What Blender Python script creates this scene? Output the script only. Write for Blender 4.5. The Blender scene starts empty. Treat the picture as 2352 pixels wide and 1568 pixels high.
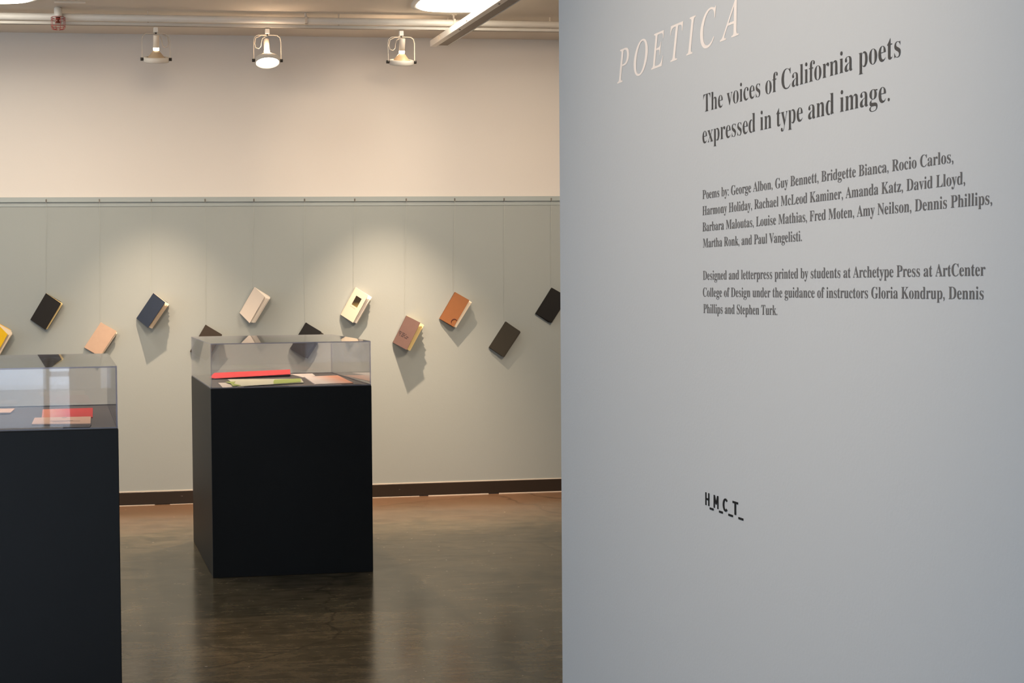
import bpy, math, random
from mathutils import Vector, Matrix
random.seed(7)
C = bpy.context.scene.collection
S = bpy.context.scene
PI = math.pi

# ------------------------------------------------------------ camera
cam = bpy.data.cameras.new('camera')
cam.sensor_width = 36.0
cam.lens = 3401.85 / 2352 * 36.0
cam.shift_x = (1176 - 650.15) / 2352
cam.shift_y = (761.1 - 784) / 2352
cam.clip_start = 0.05
co = bpy.data.objects.new('camera', cam); C.objects.link(co)
yaw, pitch, roll = 0.147809, -0.0303592, -0.0113299
f_ = Vector((math.sin(yaw)*math.cos(pitch), math.cos(yaw)*math.cos(pitch), math.sin(pitch)))
r_ = Vector((math.cos(yaw), -math.sin(yaw), 0)); u_ = r_.cross(f_)
r2 = r_*math.cos(roll) + u_*math.sin(roll); u2 = u_*math.cos(roll) - r_*math.sin(roll)
m3 = Matrix((r2, u2, -f_)).transposed()
co.matrix_world = Matrix.Translation((0, 0, 1.6)) @ m3.to_4x4()
S.camera = co

# ------------------------------------------------------------ world, exposure
S.view_settings.view_transform = 'Standard'
S.view_settings.look = 'None'
S.view_settings.gamma = 1
S.view_settings.use_curve_mapping = False
S.view_settings.exposure = 0.0
w = bpy.data.worlds.new('world'); S.world = w; w.use_nodes = True
bg = w.node_tree.nodes['Background']
bg.inputs[0].default_value = (0.62, 0.80, 1.0, 1); bg.inputs[1].default_value = 1.8

def area(name, loc, rot, sx, sy, energy, col):
    l = bpy.data.lights.new(name, 'AREA'); l.shape = 'RECTANGLE'; l.size = sx; l.size_y = sy
    l.energy = energy; l.color = col
    o = bpy.data.objects.new(name, l); C.objects.link(o); o.location = loc; o.rotation_euler = rot
    return o
# added cool fill from the left through an invented window, beside the display plinths
area('added_gallery_fill', (-4.76, 7.4, 1.9), (0, -PI/2, 0), 2.0, 3.6, 62, (0.86, 0.94, 1.0))
WARM = (1.0, 0.77, 0.56); WARM2 = (1.0, 0.72, 0.50)
# daylight entering by the shop window behind the photographer
area('window_daylight', (-2.05, -3.42, 1.5), (PI/2, 0, 0), 4.4, 2.8, 125, (0.72, 0.84, 1.0))
# fill for the partition from an added side window, left of the photographer
area('added_partition_fill', (-4.76, -0.9, 1.45), (0, -PI/2, 0), 2.6, 4.0, 44, (0.72, 0.84, 1.0))

def spot(name, loc, target, energy, angle, blend, size=0.04, col=WARM):
    l = bpy.data.lights.new(name, 'SPOT'); l.energy = energy; l.spot_size = math.radians(angle)
    l.spot_blend = blend; l.shadow_soft_size = size; l.color = col
    o = bpy.data.objects.new(name, l); C.objects.link(o); o.location = loc
    d = Vector(target) - Vector(loc)
    o.rotation_euler = d.to_track_quat('-Z', 'Y').to_euler()
    return o
def point(name, loc, energy, size=0.03, col=WARM):
    l = bpy.data.lights.new(name, 'POINT'); l.energy = energy; l.shadow_soft_size = size; l.color = col
    o = bpy.data.objects.new(name, l); C.objects.link(o); o.location = loc
    return o

# ------------------------------------------------------------ materials
def mat(name, col, rough=0.6, spec=0.5, metal=0.0, emit=None, estr=0.0, var=0.0, vscale=8.0, bump=0.0, bscale=120.0):
    m = bpy.data.materials.new(name); m.use_nodes = True
    nt = m.node_tree; b = nt.nodes['Principled BSDF']
    b.inputs['Base Color'].default_value = (*col, 1)
    b.inputs['Roughness'].default_value = rough
    b.inputs['Specular IOR Level'].default_value = spec
    b.inputs['Metallic'].default_value = metal
    if emit:
        b.inputs['Emission Color'].default_value = (*emit, 1); b.inputs['Emission Strength'].default_value = estr
    if var > 0 or bump > 0:
        tc = nt.nodes.new('ShaderNodeTexCoord')
    if var > 0:
        n = nt.nodes.new('ShaderNodeTexNoise'); n.inputs['Scale'].default_value = vscale; n.inputs['Detail'].default_value = 5
        nt.links.new(tc.outputs['Object'], n.inputs['Vector'])
        mx = nt.nodes.new('ShaderNodeMix'); mx.data_type = 'RGBA'
        mx.inputs[6].default_value = (*[c*(1-var) for c in col], 1); mx.inputs[7].default_value = (*[min(1, c*(1+var)) for c in col], 1)
        nt.links.new(n.outputs['Fac'], mx.inputs[0]); nt.links.new(mx.outputs[2], b.inputs['Base Color'])
    if bump > 0:
        n2 = nt.nodes.new('ShaderNodeTexNoise'); n2.inputs['Scale'].default_value = bscale; n2.inputs['Detail'].default_value = 3
        nt.links.new(tc.outputs['Object'], n2.inputs['Vector'])
        bp = nt.nodes.new('ShaderNodeBump'); bp.inputs['Strength'].default_value = bump; bp.inputs['Distance'].default_value = 0.002
        nt.links.new(n2.outputs['Fac'], bp.inputs['Height']); nt.links.new(bp.outputs['Normal'], b.inputs['Normal'])
    return m

def srgb(r, g, b):
    f = lambda c: (c/255/12.92) if c/255 <= 0.04045 else ((c/255+0.055)/1.055)**2.4
    return (f(r), f(g), f(b))

M_wall = mat('upper_wall_paint', srgb(218, 213, 206), 0.7, 0.3, var=0.02, vscale=1.5, bump=0.15, bscale=90)
M_panel = mat('lower_wall_paint', srgb(154, 161, 159), 0.6, 0.3, var=0.02, vscale=1.2, bump=0.15, bscale=90)
M_text = mat('partition_paint', srgb(188, 191, 193), 0.62, 0.3, var=0.015, vscale=1.2, bump=0.2, bscale=140)
M_ceil = mat('ceiling_paint', srgb(226, 216, 202), 0.8, 0.2, var=0.04, vscale=2.0, bump=0.3, bscale=40)
M_rail = mat('rail_paint', srgb(158, 168, 168), 0.5, 0.4, var=0.03, vscale=5)
M_white = mat('white_enamel', srgb(222, 216, 206), 0.4, 0.5, var=0.03, vscale=10)
M_cream = mat('warm_white_enamel', srgb(222, 208, 190), 0.4, 0.5, var=0.03, vscale=10)
M_grey = mat('grey_enamel', srgb(196, 190, 180), 0.5, 0.4, var=0.04, vscale=10)
M_brownstrip = mat('dull_channel_metal', srgb(140, 128, 114), 0.55, 0.4, var=0.06, vscale=10)
M_yoke = mat('yoke_enamel', srgb(196, 184, 168), 0.5, 0.4, var=0.03, vscale=10)
M_knob = mat('black_knob', srgb(38, 34, 28), 0.5, 0.5, var=0.05)
M_plinth = mat('black_plinth_paint', (0.0072, 0.0070, 0.0066), 0.5, 0.34, var=0.15, vscale=3, bump=0.15, bscale=160)
M_deck = mat('dark_grey_deck', srgb(84, 79, 75), 0.6, 0.4, var=0.05, vscale=6)
M_hook = mat('dull_steel', srgb(120, 118, 112), 0.4, 0.5, 0.6, var=0.05)
M_wire = mat('pale_nylon_wire', srgb(175, 180, 172), 0.5, 0.5, var=0.03)
M_letter = mat('charcoal_vinyl', srgb(72, 70, 68), 0.6, 0.3, var=0.05, vscale=30)
M_letter2 = mat('soft_charcoal_vinyl', srgb(98, 96, 95), 0.6, 0.3, var=0.05, vscale=30)
M_black = mat('black_vinyl', srgb(22, 21, 20), 0.6, 0.3, var=0.05, vscale=30)
M_title = mat('white_vinyl', srgb(238, 228, 220), 0.5, 0.4, var=0.02, vscale=30)
M_red = mat('sprinkler_red', srgb(150, 50, 45), 0.45, 0.5, var=0.05)
M_brass = mat('sprinkler_brass', srgb(120, 60, 45), 0.4, 0.5, 0.5, var=0.05)
M_lens = mat('lit_lens', (1, 0.9, 0.8), 0.4, emit=(1.0, 0.9, 0.78), estr=14)
M_lensd = mat('lamp_lens_aside', (0.9, 0.85, 0.78), 0.3, emit=(1.0, 0.85, 0.68), estr=5)
M_glow = mat('glowing_bulb_neck', (1, 0.85, 0.65), 0.4, emit=(1.0, 0.82, 0.58), estr=6)
M_bulb = mat('bulb_glass', srgb(170, 150, 124), 0.25, 0.6, var=0.08, vscale=20)
M_warmbulb = mat('bulb_reflector', srgb(200, 165, 125), 0.3, 0.6, emit=(1.0, 0.62, 0.35), estr=0.12, var=0.08, vscale=20)
M_frame = mat('window_frame_white', srgb(225, 228, 232), 0.4, 0.5, var=0.02)
M_street = mat('pavement', srgb(150, 150, 148), 0.8, 0.3, var=0.1, vscale=2)

def wood_dark():
    m = mat('baseboard_stain', srgb(42, 33, 25), 0.42, 0.5, var=0.25, vscale=3, bump=0.2)
    nt = m.node_tree; b = nt.nodes['Principled BSDF']
    src = b.inputs['Base Color'].links[0].from_socket
    tc = nt.nodes.new('ShaderNodeTexCoord')
    n = nt.nodes.new('ShaderNodeTexNoise'); n.inputs['Scale'].default_value = 26; n.inputs['Detail'].default_value = 2
    nt.links.new(tc.outputs['Object'], n.inputs['Vector'])
    r = nt.nodes.new('ShaderNodeValToRGB'); r.color_ramp.elements[0].position = 0.76; r.color_ramp.elements[1].position = 0.78
    nt.links.new(n.outputs['Fac'], r.inputs[0])
    mx = nt.nodes.new('ShaderNodeMix'); mx.data_type = 'RGBA'
    mx.inputs[7].default_value = (*srgb(165, 155, 145), 1)
    nt.links.new(r.outputs[0], mx.inputs[0]); nt.links.new(src, mx.inputs[6]); nt.links.new(mx.outputs[2], b.inputs['Base Color'])
    return m
M_base = wood_dark()

def floor_mat():
    m = bpy.data.materials.new('polished_stained_concrete'); m.use_nodes = True
    nt = m.node_tree; L = nt.links; b = nt.nodes['Principled BSDF']
    tc = nt.nodes.new('ShaderNodeTexCoord')
    def noise(scale, detail=6, sc=(1, 1, 1), dist=0.0):
        mp = nt.nodes.new('ShaderNodeMapping'); mp.inputs['Scale'].default_value = sc
        L.new(tc.outputs['Object'], mp.inputs[0])
        n = nt.nodes.new('ShaderNodeTexNoise'); n.inputs['Scale'].default_value = scale; n.inputs['Detail'].default_value = detail
        n.inputs['Distortion'].default_value = dist
        L.new(mp.outputs[0], n.inputs['Vector']); return n.outputs['Fac']
    def ramp(src, p0, p1, c0=(0, 0, 0), c1=(1, 1, 1)):
        r = nt.nodes.new('ShaderNodeValToRGB'); e = r.color_ramp.elements
        e[0].position = p0; e[1].position = p1; e[0].color = (*c0, 1); e[1].color = (*c1, 1)
        L.new(src, r.inputs[0]); return r.outputs[0]
    def mix(fac, a, c):
        x = nt.nodes.new('ShaderNodeMix'); x.data_type = 'RGBA'
        for s, v in ((0, fac), (6, a), (7, c)):
            if isinstance(v, (tuple, float)):
                x.inputs[s].default_value = (*v, 1) if isinstance(v, tuple) else v
            else: L.new(v, x.inputs[s])
        return x.outputs[2]
    base = ramp(noise(1.3, 8, (1, 1, 1), 0.6), 0.32, 0.68, srgb(78, 72, 55), srgb(130, 117, 92))
    mott = ramp(noise(5.5, 8, (1, 0.7, 1), 1.2), 0.35, 0.72, srgb(58, 54, 41), srgb(138, 122, 97))
    strk = ramp(noise(7.0, 9, (0.45, 1.6, 1), 1.6), 0.36, 0.66, srgb(58, 54, 41), srgb(132, 118, 93))
    c = mix(0.5, base, mott); c = mix(0.38, c, strk)
    fine = ramp(noise(60, 3), 0.3, 0.7, (0.85, 0.85, 0.85), (1.1, 1.1, 1.1))
    x = nt.nodes.new('ShaderNodeMix'); x.data_type = 'RGBA'; x.blend_type = 'MULTIPLY'; x.inputs[0].default_value = 1
    L.new(c, x.inputs[6]); L.new(fine, x.inputs[7]); c = x.outputs[2]
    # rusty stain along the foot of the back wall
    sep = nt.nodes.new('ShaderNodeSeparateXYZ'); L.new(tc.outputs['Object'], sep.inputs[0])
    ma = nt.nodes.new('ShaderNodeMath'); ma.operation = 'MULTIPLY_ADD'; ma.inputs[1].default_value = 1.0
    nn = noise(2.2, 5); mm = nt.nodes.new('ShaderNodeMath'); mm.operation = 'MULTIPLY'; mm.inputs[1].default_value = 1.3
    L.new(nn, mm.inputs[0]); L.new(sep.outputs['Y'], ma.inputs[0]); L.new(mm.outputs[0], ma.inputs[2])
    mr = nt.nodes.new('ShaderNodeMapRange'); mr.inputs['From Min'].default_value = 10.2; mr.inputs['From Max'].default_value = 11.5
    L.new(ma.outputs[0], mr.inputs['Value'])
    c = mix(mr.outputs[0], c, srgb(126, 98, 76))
    # hairline cracks
    v = nt.nodes.new('ShaderNodeTexVoronoi'); v.feature = 'DISTANCE_TO_EDGE'; v.inputs['Scale'].default_value = 0.55
    dn = nt.nodes.new('ShaderNodeTexNoise'); dn.inputs['Scale'].default_value = 2.5; dn.inputs['Detail'].default_value = 6
    L.new(tc.outputs['Object'], dn.inputs['Vector'])
    vm = nt.nodes.new('ShaderNodeVectorMath'); vm.operation = 'MULTIPLY_ADD'; vm.inputs[1].default_value = (0.5, 0.5, 0)
    L.new(dn.outputs['Color'], vm.inputs[0]); L.new(tc.outputs['Object'], vm.inputs[2]); L.new(vm.outputs[0], v.inputs['Vector'])
    ck = ramp(v.outputs['Distance'], 0.0, 0.006, (0.6, 0.6, 0.6), (0, 0, 0))
    c = mix(ck, c, srgb(52, 45, 34))
    # small pale chips
    ch = ramp(noise(34, 1), 0.775, 0.79); c = mix(ch, c, srgb(170, 158, 140))
    L.new(c, b.inputs['Base Color'])
    rr = nt.nodes.new('ShaderNodeMapRange'); rr.inputs['To Min'].default_value = 0.13; rr.inputs['To Max'].default_value = 0.23
    L.new(noise(3.0, 6), rr.inputs['Value']); L.new(rr.outputs[0], b.inputs['Roughness'])
    b.inputs['Specular IOR Level'].default_value = 0.30
    bp = nt.nodes.new('ShaderNodeBump'); bp.inputs['Strength'].default_value = 0.08; bp.inputs['Distance'].default_value = 0.003
    L.new(noise(14, 4), bp.inputs['Height']); L.new(bp.outputs[0], b.inputs['Normal'])
    return m
M_floor = floor_mat()

def acrylic(name, haze, hazecol, ior=1.49):
    m = bpy.data.materials.new(name); m.use_nodes = True; nt = m.node_tree; L = nt.links
    nt.nodes.remove(nt.nodes['Principled BSDF']); out = nt.nodes['Material Output']
    t = nt.nodes.new('ShaderNodeBsdfTransparent'); t.inputs[0].default_value = (0.975, 0.975, 0.985, 1)
    g = nt.nodes.new('ShaderNodeBsdfGlossy'); g.inputs['Roughness'].default_value = 0.015
    d = nt.nodes.new('ShaderNodeBsdfDiffuse'); d.inputs[0].default_value = (*hazecol, 1)
    f = nt.nodes.new('ShaderNodeFresnel')   # thin sheet: same reflectance from both sides
    ge = nt.nodes.new('ShaderNodeNewGeometry'); mr = nt.nodes.new('ShaderNodeMapRange')
    mr.inputs['To Min'].default_value = ior; mr.inputs['To Max'].default_value = 1/ior
    L.new(ge.outputs['Backfacing'], mr.inputs['Value']); L.new(mr.outputs[0], f.inputs[0])
    a = nt.nodes.new('ShaderNodeMixShader'); a.inputs[0].default_value = haze
    L.new(t.outputs[0], a.inputs[1]); L.new(d.outputs[0], a.inputs[2])
    s = nt.nodes.new('ShaderNodeMixShader'); L.new(f.outputs[0], s.inputs[0])
    L.new(a.outputs[0], s.inputs[1]); L.new(g.outputs[0], s.inputs[2]); L.new(s.outputs[0], out.inputs[0])
    return m
M_acr = acrylic('clear_acrylic', 0.035, (0.8, 0.8, 0.86))
M_edge = acrylic('acrylic_edge', 0.55, (0.62, 0.60, 0.74))
M_rim = mat('pale_acrylic_rim', srgb(150, 148, 156), 0.4, 0.5, var=0.03)
M_glass = acrylic('window_glass', 0.0, (1, 1, 1), 1.5)

# ------------------------------------------------------------ helpers
def mesh_obj(name, verts, faces, mats, parent=None, fm=None, smooth=False, loc=None):
    me = bpy.data.meshes.new(name); me.from_pydata([tuple(v) for v in verts], [], faces); me.update()
    if not isinstance(mats, (list, tuple)): mats = [mats]
    for m in mats: me.materials.append(m)
    if fm:
        for p, i in zip(me.polygons, fm): p.material_index = i
    if smooth:
        for p in me.polygons: p.use_smooth = True
    o = bpy.data.objects.new(name, me); C.objects.link(o)
    if loc: o.location = loc
    if parent: o.parent = parent
    return o

class MB:
    def __init__(s): s.v = []; s.f = []; s.m = []
    def add(s, vs, fs, mi=0):
        n = len(s.v); s.v += [Vector(v) for v in vs]; s.f += [tuple(i+n for i in f) for f in fs]; s.m += [mi]*len(fs)
    def box(s, a, b, mi=0, bev=0.0):
        x0, y0, z0 = a; x1, y1, z1 = b
        if bev <= 0:
            s.add([(x0,y0,z0),(x1,y0,z0),(x1,y1,z0),(x0,y1,z0),(x0,y0,z1),(x1,y0,z1),(x1,y1,z1),(x0,y1,z1)],
                  [(3,2,1,0),(4,5,6,7),(0,1,5,4),(1,2,6,5),(2,3,7,6),(3,0,4,7)], mi); return
        # chamfered vertical and horizontal edges
        e = bev; vs = []; idx = {}
        for ix, X in ((0, x0), (1, x1)):
            for iy, Y in ((0, y0), (1, y1)):
                for iz, Z in ((0, z0), (1, z1)):
                    sx = e if ix == 0 else -e; sy = e if iy == 0 else -e; sz = e if iz == 0 else -e
                    idx[ix, iy, iz, 'x'] = len(vs); vs.append((X, Y+sy, Z+sz))
                    idx[ix, iy, iz, 'y'] = len(vs); vs.append((X+sx, Y, Z+sz))
                    idx[ix, iy, iz, 'z'] = len(vs); vs.append((X+sx, Y+sy, Z))
        I = lambda *k: idx[k]
        fs = []
        for i in (0, 1):
            fs.append(tuple(I(i, a, b, 'x') for a, b in ((0,0),(1,0),(1,1),(0,1))))
            fs.append(tuple(I(a, i, b, 'y') for a, b in ((0,0),(1,0),(1,1),(0,1))))
            fs.append(tuple(I(a, b, i, 'z') for a, b in ((0,0),(1,0),(1,1),(0,1))))
            for j in (0, 1):
                fs.append((I(i,j,0,'x'), I(i,j,1,'x'), I(i,j,1,'y'), I(i,j,0,'y')))
                fs.append((I(i,0,j,'x'), I(i,1,j,'x'), I(i,1,j,'z'), I(i,0,j,'z')))
                fs.append((I(0,i,j,'y'), I(1,i,j,'y'), I(1,i,j,'z'), I(0,i,j,'z')))
        for a in (0, 1):
            for b in (0, 1):
                for c in (0, 1): fs.append((I(a,b,c,'x'), I(a,b,c,'y'), I(a,b,c,'z')))
        s.add(vs, fs, mi)
    def tube(s, pts, r, n=8, mi=0, caps=True):
        pts = [Vector(p) for p in pts]; base = len(s.v)
        rs = r if isinstance(r, (list, tuple)) else [r]*len(pts)
        ref = None
        for i, p in enumerate(pts):
            d = (pts[min(i+1, len(pts)-1)] - pts[max(i-1, 0)]).normalized()
            if ref is None: ref = d.orthogonal().normalized()
            a = (ref - d*ref.dot(d)).normalized(); ref = a; b = d.cross(a)
            for k in range(n):
                t = 2*PI*k/n; s.v.append(p + (a*math.cos(t) + b*math.sin(t))*rs[i])
        for i in range(len(pts)-1):
            for k in range(n):
                s.f.append((base+i*n+k, base+i*n+(k+1) % n, base+(i+1)*n+(k+1) % n, base+(i+1)*n+k)); s.m.append(mi)
        if caps:
            s.f.append(tuple(base+k for k in range(n))[::-1]); s.m.append(mi)
            s.f.append(tuple(base+(len(pts)-1)*n+k for k in range(n))); s.m.append(mi)
    def lathe(s, prof, n=28, mi=0, c=(0, 0)):
        base = len(s.v)
        for r, z in prof:
            for k in range(n):
                t = 2*PI*k/n; s.v.append(Vector((c[0]+r*math.cos(t), c[1]+r*math.sin(t), z)))
        for i in range(len(prof)-1):
            for k in range(n):
                s.f.append((base+i*n+k, base+i*n+(k+1) % n, base+(i+1)*n+(k+1) % n, base+(i+1)*n+k)); s.m.append(mi)
    def slab(s, quad, t, mi=0):
        """quad of points thickened by vector t"""
        t = Vector(t); n = len(quad); q = [Vector(p) for p in quad]
        s.add(q + [p+t for p in q], [tuple(range(n))[::-1], tuple(range(n, 2*n))] + [(i, (i+1) % n, n+(i+1) % n, n+i) for i in range(n)], mi)
    def build(s, name, mats, parent=None, smooth=False, loc=None, fix=True):
        o = mesh_obj(name, s.v, s.f, mats, parent, s.m, smooth, loc)
        if fix:
            import bmesh
            bm = bmesh.new(); bm.from_mesh(o.data); bmesh.ops.recalc_face_normals(bm, faces=bm.faces); bm.to_mesh(o.data); bm.free()
        return o

def tag(o, label=None, cat=None, group=None, kind=None):
    if label: o['label'] = label
    if cat: o['category'] = cat
    if group: o['group'] = group
    if kind: o['kind'] = kind
    return o
def empty(name, loc, label, cat, group=None, rot=(0, 0, 0)):
    o = bpy.data.objects.new(name, None); C.objects.link(o); o.location = loc; o.rotation_euler = rot
    o.empty_display_size = 0.05
    return tag(o, label, cat, group)
def struct(name, a, b, m, bev=0.0):
    q = MB(); q.box(a, b, 0, bev); return tag(q.build(name, m), kind='structure')

# ------------------------------------------------------------ the room
YB = 10.933; ZC = 3.457; XT = 1.3; YT = 3.76; YF = -3.2; XL = -4.6; XR = 6.2
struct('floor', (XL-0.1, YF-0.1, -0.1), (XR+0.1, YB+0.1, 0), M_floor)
struct('ceiling', (XL-0.1, YF-0.1, ZC), (XR+0.1, YB+0.1, ZC+0.1), M_ceil)
struct('wall_back', (XL-0.1, YB, 0), (XR+0.1, YB+0.12, ZC), M_wall)
for y0, y1, z0, z1 in ((9.25, YB, 0, ZC), (1.1, 5.55, 0, ZC), (5.55, 9.25, 0, 0.85), (5.55, 9.25, 2.95, ZC), (YF, -2.9, 0, ZC), (-2.9, 1.1, 0, 0.15), (-2.9, 1.1, 2.75, ZC)):
    struct('wall_left', (XL-0.12, y0, z0), (XL, y1, z1), M_wall)
struct('wall_right', (XR, YF, 0), (XR+0.12, YB, ZC), M_wall)
struct('wall_partition', (XT, YF, 0), (XT+0.14, YT, ZC), M_text, 0.003)
# painted lower face of the back wall, a few millimetres proud of the plaster above
lp = MB(); lp.box((XL, YB-0.006, 0.095), (XR, YB, 2.236)); tag(lp.build('trim_2', M_panel), kind='structure')
# picture rail
rl = MB(); rl.box((XL, YB-0.030, 2.229), (XR, YB, 2.266), 0, 0.003)
rl.box((XL, YB-0.012, 2.2), (XR, YB-0.006, 2.229)); tag(rl.build('trim_1', M_rail), kind='structure')
bb = MB(); bb.box((XL, YB-0.020, 0.004), (XR, YB, 0.098), 0, 0.003); tag(bb.build('baseboard_back', M_base), kind='structure')
M_line = mat('caulk_line', srgb(215, 205, 190), 0.5, 0.4, var=0.1, vscale=12)
cl = MB(); cl.box((XL, YB-0.012, 0.098), (XR, YB-0.006, 0.104)); tag(cl.build('trim_3', M_line), kind='structure')
cl = MB()
random.seed(3)
x = XL
while x < 4.4:                                            # broken bead of pale filler where the skirting meets the floor
    l = random.uniform(0.15, 0.7); cl.box((x, YB-0.0245, 0.0), (x+l, YB-0.020, random.uniform(0.002, 0.0055))); x += l+random.uniform(0.0, 0.12)
tag(cl.build('trim_4', M_line), kind='structure')
# front wall with the street window (behind the photographer)
WX0, WX1, WZ0, WZ1 = -4.2, 0.12, 0.15, 2.9
struct('wall_front', (XL, YF-0.12, 0), (WX0, YF, ZC), M_wall)
struct('wall_front', (WX1, YF-0.12, 0), (XR, YF, ZC), M_wall)
struct('wall_front', (WX0, YF-0.12, WZ1), (WX1, YF, ZC), M_wall)
struct('wall_front', (WX0, YF-0.12, 0), (WX1, YF, WZ0), M_wall)
wf = MB()
for x in (WX0, -2.9, -1.6, -0.20, WX1-0.06): wf.box((x, YF-0.09, WZ0), (x+0.06, YF-0.02, WZ1))
wf.box((WX0, YF-0.09, WZ0), (WX1, YF-0.02, WZ0+0.06)); wf.box((WX0, YF-0.09, WZ1-0.06), (WX1, YF-0.02, WZ1))
wf.box((-0.20, YF-0.085, 0.72), (WX1, YF-0.025, 0.77))
win = tag(wf.build('window_1', M_frame), kind='structure')
for a, b in ((WX0+0.06, -2.9), (-2.84, -1.6), (-1.54, -0.20), (-0.14, WX1-0.06)):
    g = MB(); g.box((a, YF-0.06, WZ0+0.06), (b, YF-0.054, WZ1-0.06)); g.build('window_pane', M_glass, win)
wf = MB()
for y in (-2.9, -1.6, -0.3, 1.04): wf.box((XL-0.09, y, 0.15), (XL-0.02, y+0.06, 2.75))
wf.box((XL-0.09, -2.9, 0.15), (XL-0.02, 1.1, 0.21)); wf.box((XL-0.09, -2.9, 2.69), (XL-0.02, 1.1, 2.75))
win = tag(wf.build('added_window_2', M_frame), kind='structure')  # unseen window, added to go with the partition fill
for a, b in ((-2.84, -1.6), (-1.54, -0.3), (-0.24, 1.04)):
    g = MB(); g.box((XL-0.06, a, 0.21), (XL-0.054, b, 2.69)); g.build('window_pane', M_glass, win)
wf = MB()
for y in (5.55, 6.77, 7.98, 9.19): wf.box((XL-0.09, y, 0.85), (XL-0.02, y+0.06, 2.95))
wf.box((XL-0.09, 5.55, 0.85), (XL-0.02, 9.25, 0.91)); wf.box((XL-0.09, 5.55, 2.89), (XL-0.02, 9.25, 2.95))
win = tag(wf.build('added_window_3', M_frame), kind='structure')  # unseen window, added for cool fill on the floor and back wall
for a, b in ((5.61, 6.77), (6.83, 7.98), (8.04, 9.19)):
    g = MB(); g.box((XL-0.06, a, 0.91), (XL-0.054, b, 2.89)); g.build('window_pane', M_glass, win)
struct('ground_outside', (-12, -14, -0.15), (8, YF-0.12, -0.05), M_street)

# ------------------------------------------------------------ plinths and acrylic covers
HP, HV = 1.045, 1.292
def plinth(x0, x1, y0, y1, label, clabel):
    t = empty('display_plinth', ((x0+x1)/2, (y0+y1)/2, 0), label, 'plinth', 'black display plinths')
    hx, hy = (x1-x0)/2, (y1-y0)/2
    b = MB(); b.box((-hx, -hy, 0.0), (hx, hy, HP-0.003), 0, 0.002); b.build('body', M_plinth, t)
    d = MB(); d.box((-hx+0.002, -hy+0.002, HP-0.004), (hx-0.002, hy-0.002, HP), 0, 0.001); d.build('deck', M_deck, t)
    c = empty('acrylic_cover', ((x0+x1)/2, (y0+y1)/2, HP), clabel, 'display cover', 'clear acrylic covers')
    T = 0.006; h = HV-HP; ins = 0.002; hx -= ins; hy -= ins
    def pane(a, bb, thin):
        q = MB(); q.box(a, bb)
        # faces order in MB.box: -z,+z,-y,+x,+y,-x
        ax = {'z': (0, 1), 'y': (2, 4), 'x': (3, 5)}[thin]
        q.m = [0 if i in ax else 1 for i in range(6)]
        q.build('acrylic_pane', [M_acr, M_edge], c)
    e = MB(); g_ = 0.0006
    for a, b in (((-hx-g_, -hy-g_, 0.0002), (hx+g_, -hy, 0.0045)), ((-hx-g_, hy, 0.0002), (hx+g_, hy+g_, 0.0045)), ((-hx-g_, -hy, 0.0002), (-hx, hy, 0.0045)), ((hx, -hy, 0.0002), (hx+g_, hy, 0.0045))): e.box(a, b)
    e.build('base_rim', M_rim, c)
    pane((-hx, -hy, h-T), (hx, hy, h), 'z')
    pane((-hx, -hy, 0), (hx, -hy+T, h-T), 'y')
    pane((-hx, hy-T, 0), (hx, hy, h-T), 'y')
    pane((-hx, -hy+T, 0), (-hx+T, hy-T, h-T), 'x')
    pane((hx-T, -hy+T, 0), (hx, hy-T, h-T), 'x')
plinth(0.798, 1.698, 8.08, 9.30, 'black display plinth standing whole in the middle of the floor, full height in view',
       'clear acrylic cover on the central black plinth, over red and green papers')
plinth(-0.690, 0.213, 5.905, 7.085, 'nearest black display plinth cut off by the left and bottom edges',
       'clear acrylic cover on the nearest plinth at the left edge, reflecting the bright window')

# papers lying in the cases
def sheet(name, pts, z, label, cat, mats, thick=0.004, group=None, fold=None):
    cx = sum(p[0] for p in pts)/len(pts); cy = sum(p[1] for p in pts)/len(pts)
    q = MB(); q.slab([(p[0]-cx, p[1]-cy, p[2] if len(p) > 2 else 0) for p in pts], (0, 0, thick))
    o = q.build(name, mats, loc=(cx, cy, z)); tag(o, label, cat, group); return o
def smear(name, a, b, axis, lo, hi, noise=0.25):
    m = mat(name, a, 0.7, 0.3); nt = m.node_tree; L = nt.links
    tc = nt.nodes.new('ShaderNodeTexCoord'); s = nt.nodes.new('ShaderNodeSeparateXYZ'); L.new(tc.outputs['Object'], s.inputs[0])
    n = nt.nodes.new('ShaderNodeTexNoise'); n.inputs['Scale'].default_value = 14; L.new(tc.outputs['Object'], n.inputs['Vector'])
    ad = nt.nodes.new('ShaderNodeMath'); ad.operation = 'MULTIPLY_ADD'; ad.inputs[1].default_value = noise*(hi-lo)
    L.new(n.outputs['Fac'], ad.inputs[0]); L.new(s.outputs[axis], ad.inputs[2])
    mr = nt.nodes.new('ShaderNodeMapRange'); mr.inputs['From Min'].default_value = lo; mr.inputs['From Max'].default_value = hi
    L.new(ad.outputs[0], mr.inputs['Value'])
    x = nt.nodes.new('ShaderNodeMix'); x.data_type = 'RGBA'; x.inputs[6].default_value = (*a, 1); x.inputs[7].default_value = (*b, 1)
    L.new(mr.outputs[0], x.inputs[0]); L.new(x.outputs[2], nt.nodes['Principled BSDF'].inputs['Base Color'])
    return m
P_red = mat('red_paper', srgb(228, 62, 66), 0.6, 0.3, var=0.06, vscale=18)
P_white = mat('white_paper', srgb(232, 222, 212), 0.7, 0.3, var=0.03, vscale=18)
P_green = mat('pale_green_paper', srgb(222, 222, 196), 0.7, 0.3, var=0.03, vscale=18)
P_lime = mat('lime_print', srgb(176, 196, 96), 0.7, 0.3, var=0.08, vscale=18)
P_dark = mat('dark_paper', srgb(52, 40, 34), 0.6, 0.3, var=0.1, vscale=18)
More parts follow.
